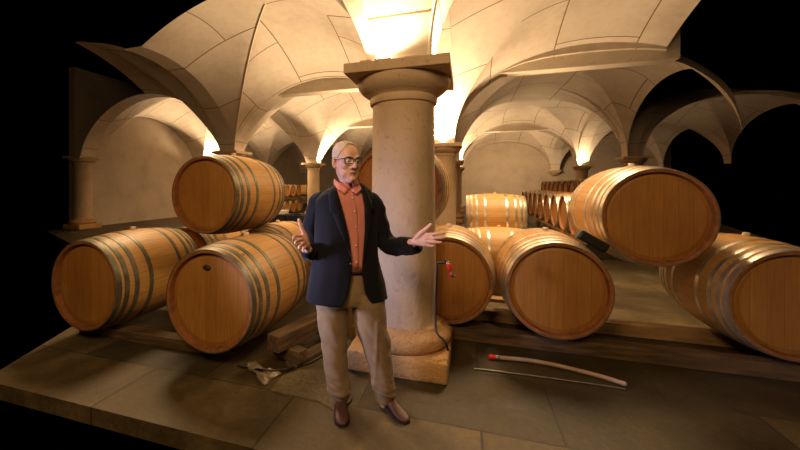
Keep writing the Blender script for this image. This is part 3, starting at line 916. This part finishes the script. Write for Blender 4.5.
# shirt
bm = bmesh.new(); rr = []
for y in [183, 186, 190, 194, 199, 205, 212, 220, 228, 236, 244, 252, 260, 266.5]:
    r = []
    for i in range(56):
        p = tors(y, 2*pi*i/56, -.010); n = (p-Vector((sect(y)[0], DM, p.z))).normalized(); r.append(p+n*wr(p, .012, 24))
    rr.append(r)
ring_loft(bm, rr, True, True); sh = mobj('shirt', bm, 'shirt')
bm = bmesh.new(); rr = []
for y in range(192, 268, 6):
    xm = lerp_table([(192, 351.5), (208, 354.5), (225, 355.6), (245, 356), (268, 356.5)], y)
    rr.append([tors(y, th_for(y, xm+dx, -.008), -.0045) for dx in (-2.2, -.7, .7, 2.2)])
ring_loft(bm, rr, False, False); o = mobj('placket', bm, 'shirt', sh); s = o.modifiers.new('t', 'SOLIDIFY'); s.thickness = .003
for y, x in ((197.5, 352.3), (210, 354.3), (225, 355.2), (242.5, 355.6), (258.5, 356)):
    bm = bmesh.new(); bmesh.ops.create_uvsphere(bm, u_segments=12, v_segments=8, radius=.0062, matrix=Matrix.Translation(tors(y, th_for(y, x, -.006), .001)) @ Matrix.Diagonal((1, .55, 1, 1))); mobj('button', bm, 'button', sh)
# shirt collar: two flaps and a band
HN = P(349.5, 185, 2.45)
bm = bmesh.new(); rr = []
for zz, rx in ((-.028, .070), (-.005, .066), (.018, .0635)):
    rr.append([HN+Vector((0, .004, zz))+LAT*(rx*cos(t))+FRO*(rx*1.02*sin(t)) for t in [radians(96+348*i/30) for i in range(31)]])
ring_loft(bm, rr, False, False); o = mobj('collar_band', bm, 'shirt', sh); s = o.modifiers.new('t', 'SOLIDIFY'); s.thickness = .003
def flap(pts):
    bm = bmesh.new(); a, b, c, d, e, f_ = [bm.verts.new(P(*p)) for p in pts]
    bm.faces.new((a, b, e, f_)); bm.faces.new((b, c, d, e))
    o = mobj('collar_flap', bm, 'shirt', sh, smooth=True)
    s = o.modifiers.new('t', 'SOLIDIFY'); s.thickness = .004
    s2 = o.modifiers.new('b', 'SUBSURF'); s2.levels = 2; s2.render_levels = 2; s2.subdivision_type = 'SIMPLE'
flap([(334.0, 178.5, 2.46), (339.5, 183.0, 2.398), (348.3, 189.5, 2.368), (344.3, 194.3, 2.358), (337.8, 189.0, 2.372), (333.6, 184, 2.43)])
flap([(361.8, 181.5, 2.455), (358.5, 184.5, 2.41), (351.2, 190.0, 2.370), (356.5, 194.0, 2.358), (361.0, 190.0, 2.385), (363.2, 186, 2.43)])

# trousers and belt
bm = bmesh.new()
k0 = F/2.47
def hring(py, l, r_, d, ratio, n=28, tilt=0):
    c = P((l+r_)/2, py, d); a = (r_-l)/2/(F/d)
    return [c+LAT*(a*cos(2*pi*i/n))+FRO*(a*ratio*sin(2*pi*i/n)) for i in range(n)]
hips = [(266, 319, 375, .62), (275, 317.5, 377, .62), (288, 316, 381, .60), (297, 316, 383, .55), (303, 318, 382, .50)]
ring_loft(bm, [hring(y, l, r_, 2.47, q) for y, l, r_, q in hips])
legL = [(292, 316, 350.5, 1.0), (303, 316, 349.5, 1.05), (315, 317.2, 347.8, 1.05), (328, 319.5, 347.2, 1.05), (342, 321.2, 347, 1.08), (352, 322.0, 346.5, 1.1), (362, 323.5, 347, 1.1), (374, 325.6, 347.8, 1.15), (384, 326.8, 349, 1.2), (389, 327.2, 350.3, 1.2), (393, 329.5, 349.3, 1.2), (397, 330.5, 348, 1.2), (400, 331.5, 347.5, 1.2)]
legR = [(292, 349.5, 384, 1.0), (303, 350.5, 385.2, 1.05), (315, 353, 386.2, 1.05), (328, 356, 387.5, 1.05), (342, 360.5, 390.5, 1.08), (352, 364, 391.3, 1.1), (362, 367.5, 392, 1.1), (374, 369.8, 393, 1.15), (384, 372, 394.3, 1.2), (390, 373.8, 395.4, 1.2), (394, 375, 394.6, 1.2), (398, 375.8, 393.5, 1.2), (401, 376.5, 392.8, 1.2)]
for leg in (legL, legR):
    n_ = len(leg)
    ring_loft(bm, [hring(y, l, r_, 2.47+.035*i/n_, q) for i, (y, l, r_, q) in enumerate(leg)])
bmesh.ops.recalc_face_normals(bm, faces=bm.faces)
tr = mobj('trousers', bm, 'trousers')
me = remeshed(tr, .007, 4)
tb = bmesh.new(); tb.from_mesh(me); tb.normal_update()
for v in tb.verts:
    z = v.co.z; hem = max(0, 1-abs(z-.13)/.16); knee = max(0, 1-abs(z-.45)/.2)
    x = v.co.x
    nn = mnoise.noise(Vector((x*9+3, v.co.y*9, z*13+x*14)))
    n2 = mnoise.noise(Vector((x*20, v.co.y*20, z*42+x*22)))
    crease = .006*max(0, 1-abs((x+.035*(.9-z)*(1 if x > 0 else -.2)) % .2-.1)/.02) if z < .62 and v.normal.y < 0 else 0
    v.co += v.normal*(crease+nn*(.007+.004*knee)+n2*(.001+.008*hem))
tb.to_mesh(me); tb.free()
for p in me.polygons: p.use_smooth = True
bm = bmesh.new(); rr = []
for y, off in ((265.3, -.006), (265.3, .003), (269.8, .003), (269.8, -.006)):
    rr.append([tors(y, 2*pi*i/48, off-.006) for i in range(48)])
ring_loft(bm, rr, True, False); mobj('belt', bm, 'leather')

# shoes
def shoe(heel, yaw, L=.285):
    R_ = Matrix.Rotation(yaw, 3, 'Z')
    bm = bmesh.new(); rr = []
    prof = [(0, .018, .052), (.012, .030, .072), (.05, .036, .088), (.09, .037, .092), (.13, .038, .080), (.17, .044, .060), (.21, .048, .046), (.25, .043, .038), (.275, .028, .030), (.287, .012, .022)]
    for t, w_, h in prof:
        r = []
        for i in range(20):
            a = 2*pi*i/20; x = w_*math.copysign(abs(cos(a))**.75, cos(a)); z = .016+(h-.016)*(.5+.5*math.copysign(abs(sin(a))**.9, sin(a)))
            if sin(a) > 0: x *= (1-.35*sin(a)*min(1, h/.08))
            r.append(heel+R_ @ Vector((x, -t, z)))
        rr.append(r)
    ring_loft(bm, rr); so_ = mobj('shoe', bm, 'leather'); s = so_.modifiers.new('s', 'SUBSURF'); s.levels = 1; s.render_levels = 1
    bm = bmesh.new(); rr = []
    for z in (.001, .020):
        pts = [(w_+.004, -t) for t, w_, h in prof]+[(-(w_+.004), -t) for t, w_, h in reversed(prof)]
        rr.append([heel+R_ @ Vector((x, y, z)) for x, y in pts])
    ring_loft(bm, rr); mobj('sole', bm, 'sole', so_, smooth=False)
shoe(Vector((P(339, 0, 2.56).x, 2.56, 0)), radians(6))
shoe(Vector((P(382.5, 0, 2.56).x, 2.56, 0)), radians(27))

# --- body: head, neck, trunk, arms, hands, legs in one surface
HS = 1.06; YAW = radians(29)
HC_ = P(346.0, 161.5, 2.41)
HM = Matrix.Translation(HC_) @ Matrix.Rotation(YAW, 4, 'Z') @ Matrix.Rotation(radians(2), 4, 'X') @ Matrix.Scale(HS, 4)
def H(x, y, z): return HM @ Vector((x, y, z))
HEAD = [(-.121, .020, -.078, -.035), (-.113, .034, -.089, -.015), (-.096, .047, -.095, .012), (-.070, .057, -.0945, .045), (-.040, .065, -.0935, .070), (-.010, .0705, -.091, .086),
        (.020, .0735, -.0935, .094), (.050, .0745, -.090, .097), (.080, .069, -.076, .088), (.102, .054, -.052, .068), (.116, .032, -.024, .042), (.121, .010, -.003, .016)]
def head_pt(z, t, off=0.0):
    for A, B in zip(HEAD, HEAD[1:]):
        if A[0] <= z <= B[0]: break
    q = (z-A[0])/(B[0]-A[0]); w_, f, b = [A[i]+(B[i]-A[i])*q for i in (1, 2, 3)]
    c_, s_ = cos(t), sin(t)
    my = (f+b)/2; hy_ = (b-f)/2
    return Vector(((w_+off)*math.copysign(abs(c_)**.88, c_), my+(hy_+off)*math.copysign(abs(s_)**.92, s_), z))
bm = bmesh.new()
ring_loft(bm, [[HM @ head_pt(A[0], 2*pi*i/32) for i in range(32)] for A in HEAD])
def ball(c, r, sc=(1, 1, 1), rot=None):
    m = HM @ Matrix.Translation(c) @ (rot or Matrix.Identity(4)) @ Matrix.Diagonal((sc[0], sc[1], sc[2], 1))
    bmesh.ops.create_uvsphere(bm, u_segments=16, v_segments=10, radius=r, matrix=m)
def htube(pts, rad, n=10, k=4): tube(bm, [H(*p) for p in pts], [r*HS for r in rad], n, k)
htube([(0, -.086, .018), (0, -.100, -.006), (0, -.112, -.026), (0, -.113, -.034)], [.010, .0105, .0135, .013])
for s in (-1, 1):
    ball((s*.0135, -.1, -.035), .0105)
    htube([(s*.010, -.091, .020), (s*.030, -.0905, .027), (s*.052, -.074, .021)], [.008, .0085, .007])
    ball((s*.040, -.066, -.028), .026, (1, .8, 1))
    ball((s*.040, -.058, -.075), .023, (.9, .9, 1.1))
    ball((s*.080, .012, -.006), .034, (.30, .58, 1), Matrix.Rotation(s*.45, 4, 'Z'))
    ball((s*.075, .003, -.034), .012, (.6, .8, 1))
htube([(-.024, -.085, -.069), (-.010, -.0955, -.0655), (0, -.097, -.0665), (.010, -.0955, -.0655), (.024, -.085, -.069)], [.004, .0055, .0054, .0055, .004])
htube([(-.021, -.085, -.079), (0, -.095, -.0815), (.021, -.085, -.079)], [.004, .0062, .004])
ball((0, -.086, -.105), .019, (1.15, .9, .8))
ball((0, -.06, -.118), .024, (1.3, 1.2, .6))
# neck and trunk
tube(bm, [H(0, .018, -.055), P(348.5, 180, 2.45), P(349, 190, 2.475), P(348, 205, 2.48)], [.058, .060, .063, .07], 20, 4)
rr = []
for y in (188, 194, 202, 215, 235, 255, 272, 290):
    rr.append([tors(y, 2*pi*i/32, -.030) for i in range(32)])
ring_loft(bm, rr)
# arms
tube(bm, [P(326, 202, 2.47), P(316, 208, 2.48), P(312.2, 228, 2.51), P(311, 244, 2.515), P(309.8, 250, 2.40), P(307.8, 249.3, 2.285)], [.04, .045, .042, .04, .036, .027], 14, 5)
tube(bm, [P(368, 202, 2.47), P(376, 208, 2.48), P(381.5, 229, 2.50), P(387, 243, 2.50), P(402, 245, 2.39), P(414, 243.2, 2.30)], [.04, .045, .042, .042, .038, .028], 14, 5)
# legs
for leg in (legL, legR):
    tube(bm, [P((l+r_)/2, y, 2.47+.035*i/len(leg)) for i, (y, l, r_, q) in enumerate(leg)][::3]+[P((leg[-1][1]+leg[-1][2])/2, 402.5, 2.505)], [.075, .07, .06, .05, .045, .04][:len(leg[::3])+1], 14, 3)
# hands
def hand(wrist, knuck, fingers, thumb, rw=.024):
    """fingers: lists of points from knuckle to tip"""
    for kn in knuck:
        tube(bm, [wrist, wrist.lerp(kn, .55), kn], [.017, .0145, .0115], 12, 4)
    for a, b in zip(knuck, knuck[1:]):
        m1 = a.lerp(b, .5); tube(bm, [wrist.lerp(m1, .2), wrist.lerp(m1, .9)], [.0155, .0115], 12, 1)
    for kn, f in zip(knuck, fingers):
        pts = [kn]+f; n_ = len(pts)
        tube(bm, pts, [.0105, .0095, .0088, .0076][:n_] if n_ <= 4 else .009, 12, 4)
    tube(bm, thumb, [.017, .0165, .0132, .0105][:len(thumb)], 12, 4)
# his left hand (right in the picture): palm up towards us, fingers spread to the right
hand(P(412.5, 242.6, 2.29), [P(427.0, 234.6, 2.235), P(428.3, 238.0, 2.225), P(427.8, 241.4, 2.225), P(425.6, 244.6, 2.235)],
     [[P(433.5, 233.8, 2.215), P(439.5, 233.2, 2.205), P(444.6, 232.8, 2.20)],
      [P(435.0, 237.9, 2.20), P(440.5, 237.8, 2.19), P(445.2, 237.4, 2.185)],
      [P(433.4, 242.0, 2.205), P(437.8, 242.4, 2.195), P(441.0, 242.3, 2.19)],
      [P(429.2, 245.7, 2.225), P(431.6, 246.0, 2.22), P(433.4, 245.8, 2.215)]],
     [P(414.5, 240.0, 2.285), P(419.5, 234.6, 2.255), P(425.3, 229.8, 2.235), P(431.0, 224.6, 2.225)])
# his right hand (left in the picture): palm turned inwards, thumb up, fingers curling to us
hand(P(307.6, 248.3, 2.285), [P(300.6, 236.4, 2.225), P(301.8, 240.0, 2.215), P(303.6, 243.6, 2.213), P(305.6, 246.6, 2.222)],
     [[P(297.0, 236.2, 2.185), P(294.3, 236.4, 2.160), P(293.2, 238.6, 2.145)],
      [P(298.4, 240.6, 2.170), P(296.0, 241.4, 2.145), P(295.3, 243.6, 2.135)],
      [P(300.8, 245.4, 2.172), P(299.2, 247.0, 2.150), P(299.4, 248.8, 2.142)],
      [P(303.8, 248.6, 2.185), P(302.9, 250.2, 2.168), P(303.6, 251.6, 2.160)]],
     [P(308.0, 244.5, 2.270), P(305.2, 236.0, 2.245), P(301.6, 228.0, 2.235), P(299.0, 219.8, 2.225)])
bmesh.ops.recalc_face_normals(bm, faces=bm.faces)
body = mobj('body', bm, 'skin')
me = remeshed(body, .0042, 2)
me.materials.append(M['lip'])
hb = bmesh.new(); hb.from_mesh(me); HI = HM.inverted()
hv = []
for v in hb.verts:
    q = HI @ (v.co+MO)
    if abs(q.x) < .068 and q.z > -.12 and q.y < .05 and not (abs(q.x) < .022 and -.05 < q.z < .02): hv.append(v)
for _ in range(7): bmesh.ops.smooth_vert(hb, verts=hv, factor=.5, use_axis_x=True, use_axis_y=True, use_axis_z=True)
hb.to_mesh(me); hb.free()
for p in me.polygons: p.use_smooth = True
HI = HM.inverted()
for p in me.polygons:
    q = HI @ (p.center+MO)
    if abs(q.x) < .022 and q.y < -.082 and -.084 < q.z < -.0635: p.material_index = 1
bm = bmesh.new(); tube(bm, [H(-.017, -.0885, -.0735), H(0, -.0985, -.0738), H(.017, -.0885, -.0735)], [.0015, .0028, .0015], 8, 4); mobj('mouth_line', bm, 'leather', body)
# eyes
for s in (-1, 1):
    bm = bmesh.new(); bmesh.ops.create_uvsphere(bm, u_segments=16, v_segments=12, radius=.0125*HS, matrix=HM @ Matrix.Translation((s*.031, -.0815, .003)))
    e = mobj('eye', bm, 'eyewhite')
    bm = bmesh.new(); bmesh.ops.create_uvsphere(bm, u_segments=14, v_segments=8, radius=.0062*HS, matrix=HM @ Matrix.Translation((s*.031, -.0918, .002)) @ Matrix.Diagonal((1, .45, 1, 1)))
    mobj('iris', bm, 'iris', e)
# hair: short sides and back, thin receding top
bm = bmesh.new(); NZ, NT = 30, 72; g = {}
zs_ = [-.065+(.1205+.065)*i/NZ for i in range(NZ+1)]
for i, z in enumerate(zs_):
    for j in range(NT):
        t = 2*pi*j/NT; p = head_pt(min(z, .1209), t, .0045)
        if z > .1: p.z += .0065
        g[i, j] = (bm.verts.new(HM @ (p+Vector((0, 0, 0)))), p)
def hairy(p):
    if p.z > .098: return p.y > -.056
    if p.z > .062: return p.y > -.056-.008*(.098-p.z)/.036
    if p.z > .02: return p.y > -.054+.026*(.062-p.z)/.042
    if p.z > -.012: return p.y > .036
    return p.y > .036+(-.012-p.z)*.5
for i in range(NZ):
    for j in range(NT):
        q = [g[i, j], g[i, (j+1) % NT], g[i+1, (j+1) % NT], g[i+1, j]]
        c = sum((x[1] for x in q), Vector())/4
        if hairy(c): bm.faces.new([x[0] for x in q])
bm.faces.new([g[NZ, j][0] for j in range(NT)])
bmesh.ops.delete(bm, geom=[v for v in bm.verts if not v.link_faces], context='VERTS')
for v in bm.verts: v.co += (v.co-HC_).normalized()*mnoise.noise(v.co*70)*.0022
hr = mobj('hair', bm, 'hair'); s = hr.modifiers.new('t', 'SOLIDIFY'); s.thickness = .004; s.offset = -1
for s in (-1, 1):
    bm = bmesh.new(); tube(bm, [H(s*.014, -.1005, .023), H(s*.032, -.0995, .0305), H(s*.052, -.081, .025)], [.003, .0042, .0025], 8, 4); mobj('eyebrow', bm, 'hair')
# spectacles
gl = thing('spectacles', '', '', (0, 0, 0)); del gl['label'], gl['category']; gl.parent = man
def rimpts(s):
    w_, h = .0265, .0185; pts = []
    for i in range(24):
        a = 2*pi*i/24
        x = w_*math.copysign(abs(cos(a))**.55, cos(a)); z = h*math.copysign(abs(sin(a))**.6, sin(a))
        x2 = s*.0325+x
        pts.append((x2, -.108+.9*abs(x2)**2*6, z+.003))
    return pts
for s in (-1, 1):
    bm = bmesh.new(); rp = [H(*p) for p in rimpts(s)]
    rings = []
    n_ = len(rp)
    c = sum(rp, Vector())/n_; fwd = (HM.to_3x3() @ Vector((0, -1, 0))).normalized()
    for p in rp:
        o_ = (p-c).normalized()
        rings.append([p+o_*.0032*cos(a)+fwd*.0030*sin(a) for a in [2*pi*k/8 for k in range(8)]])
    rings.append(rings[0]); ring_loft(bm, rings, True, False); bmesh.ops.remove_doubles(bm, verts=bm.verts, dist=1e-6)
    mobj('rim', bm, 'frame', gl)
    bm = bmesh.new(); vs = [bm.verts.new(p+fwd*.0006) for p in rp]; v2 = [bm.verts.new(p-fwd*.0006) for p in rp]
    bm.faces.new(vs); bm.faces.new(list(reversed(v2)))
    for i in range(n_): bm.faces.new((vs[i], v2[i], v2[(i+1) % n_], vs[(i+1) % n_]))
    mobj('lens', bm, 'glass', gl, smooth=False)
    bm = bmesh.new(); tube(bm, [H(s*.0585, -.088, .012), H(s*.0715, -.074, .012), H(s*.0795, -.03, .010), H(s*.0815, .010, .008), H(s*.079, .026, -.010)], [.0034, .0034, .003, .0026, .002], 8, 4); mobj('temple', bm, 'frame', gl)
bm = bmesh.new(); tube(bm, [H(-.0065, -.108, .006), H(0, -.111, .009), H(.0065, -.108, .006)], .0028, 8, 4); mobj('bridge', bm, 'frame', gl)
# bracelet watch
wt = bmesh.new(); c = P(307.6, 249.4, 2.292); ax = (P(304.5, 243, 2.22)-c).normalized(); a_ = ax.cross(Vector((0, 0, 1))).normalized(); b_ = a_.cross(ax)
ring_loft(wt, [[c+ax*dx+(a_*cos(2*pi*i/28)*1.05+b_*sin(2*pi*i/28))*r for i in range(28)] for dx, r in ((-.009, .029), (-.009, .034), (.009, .0335), (.009, .028))], True, False)
w_o = mobj('wristwatch', wt, 'black')


# ------------------------------------------------------------------ lights
def area(name, loc, target, size, power, color, spread=180):
    l = bpy.data.lights.new(name, 'AREA'); l.energy = power; l.color = color; l.size = size; l.shape = 'DISK'; l.spread = radians(spread)
    o = bpy.data.objects.new(name, l); COL.objects.link(o); o.location = loc
    o.rotation_euler = (Vector(target)-Vector(loc)).to_track_quat('-Z', 'Y').to_euler()
    return o
area('cool_side_fill', (-2.2, 1.85, 1.25), (-.1, 2.5, .95), .4, 8, (.68, .66, 1.0), 50)  # added cool fill from the left for the lilac edge on the man
area('warm_fill', (1.0, -1.0, 3.4), (.5, 3.0, 1.2), 1.2, 28, (1.0, .64, .31))  # added warm fill above and behind the camera, no fixture in the cellar
area('warm_fill', (-1.0, -.6, 3.4), (-.6, 3.2, 1.0), 1.2, 84, (1.0, .66, .34))
area('warm_fill', (-2.6, 6.0, 4.2), (-1.9, 4.6, 0), 1.2, 210, (1.0, .68, .36))  # overhead and far warm fills from here on are added too, without fixtures
area('warm_fill', (2.7, 5.4, 3.9), (2.2, 4.4, 0), 1.2, 170, (1.0, .68, .36))
area('warm_fill', (-1.5, 12.0, 4.0), (-1.5, 12.5, 0), 1.5, 120, (1.0, .68, .38))
area('warm_fill', (4.6, 8.6, 3.0), (4.6, 8.6, 0), 1.0, 34, (1.0, .68, .38), 110)
area('warm_fill', (9.0, 20.0, 3.6), (10.5, 25, 2.0), 1.5, 300, (1.0, .68, .38))
area('warm_fill', (-2.6, 16.2, 3.0), (-4.0, 19, .6), 1.0, 110, (1.0, .68, .38))

w = bpy.data.worlds.new('World'); S.world = w; w.use_nodes = True
w.node_tree.nodes['Background'].inputs[0].default_value = (0, 0, 0, 1)
w.node_tree.nodes['Background'].inputs[1].default_value = 0

# ------------------------------------------------------------------ camera
cam = bpy.data.cameras.new('Camera'); co = bpy.data.objects.new('Camera', cam); COL.objects.link(co); S.camera = co
cam.sensor_width = 36; cam.lens = F/800*36
cam.shift_x = (400-PPX)/800; cam.shift_y = (HY-225)/800
co.location = (0, 0, HC); co.rotation_euler = (pi/2, 0, 0)
cam.clip_start = .05
S.view_settings.view_transform = 'Standard'; S.view_settings.look = 'None'; S.view_settings.gamma = 1; S.view_settings.exposure = 0
S.view_settings.use_curve_mapping = False
S.cycles.max_bounces = 6; S.cycles.diffuse_bounces = 4
S.cycles.sample_clamp_indirect = 6
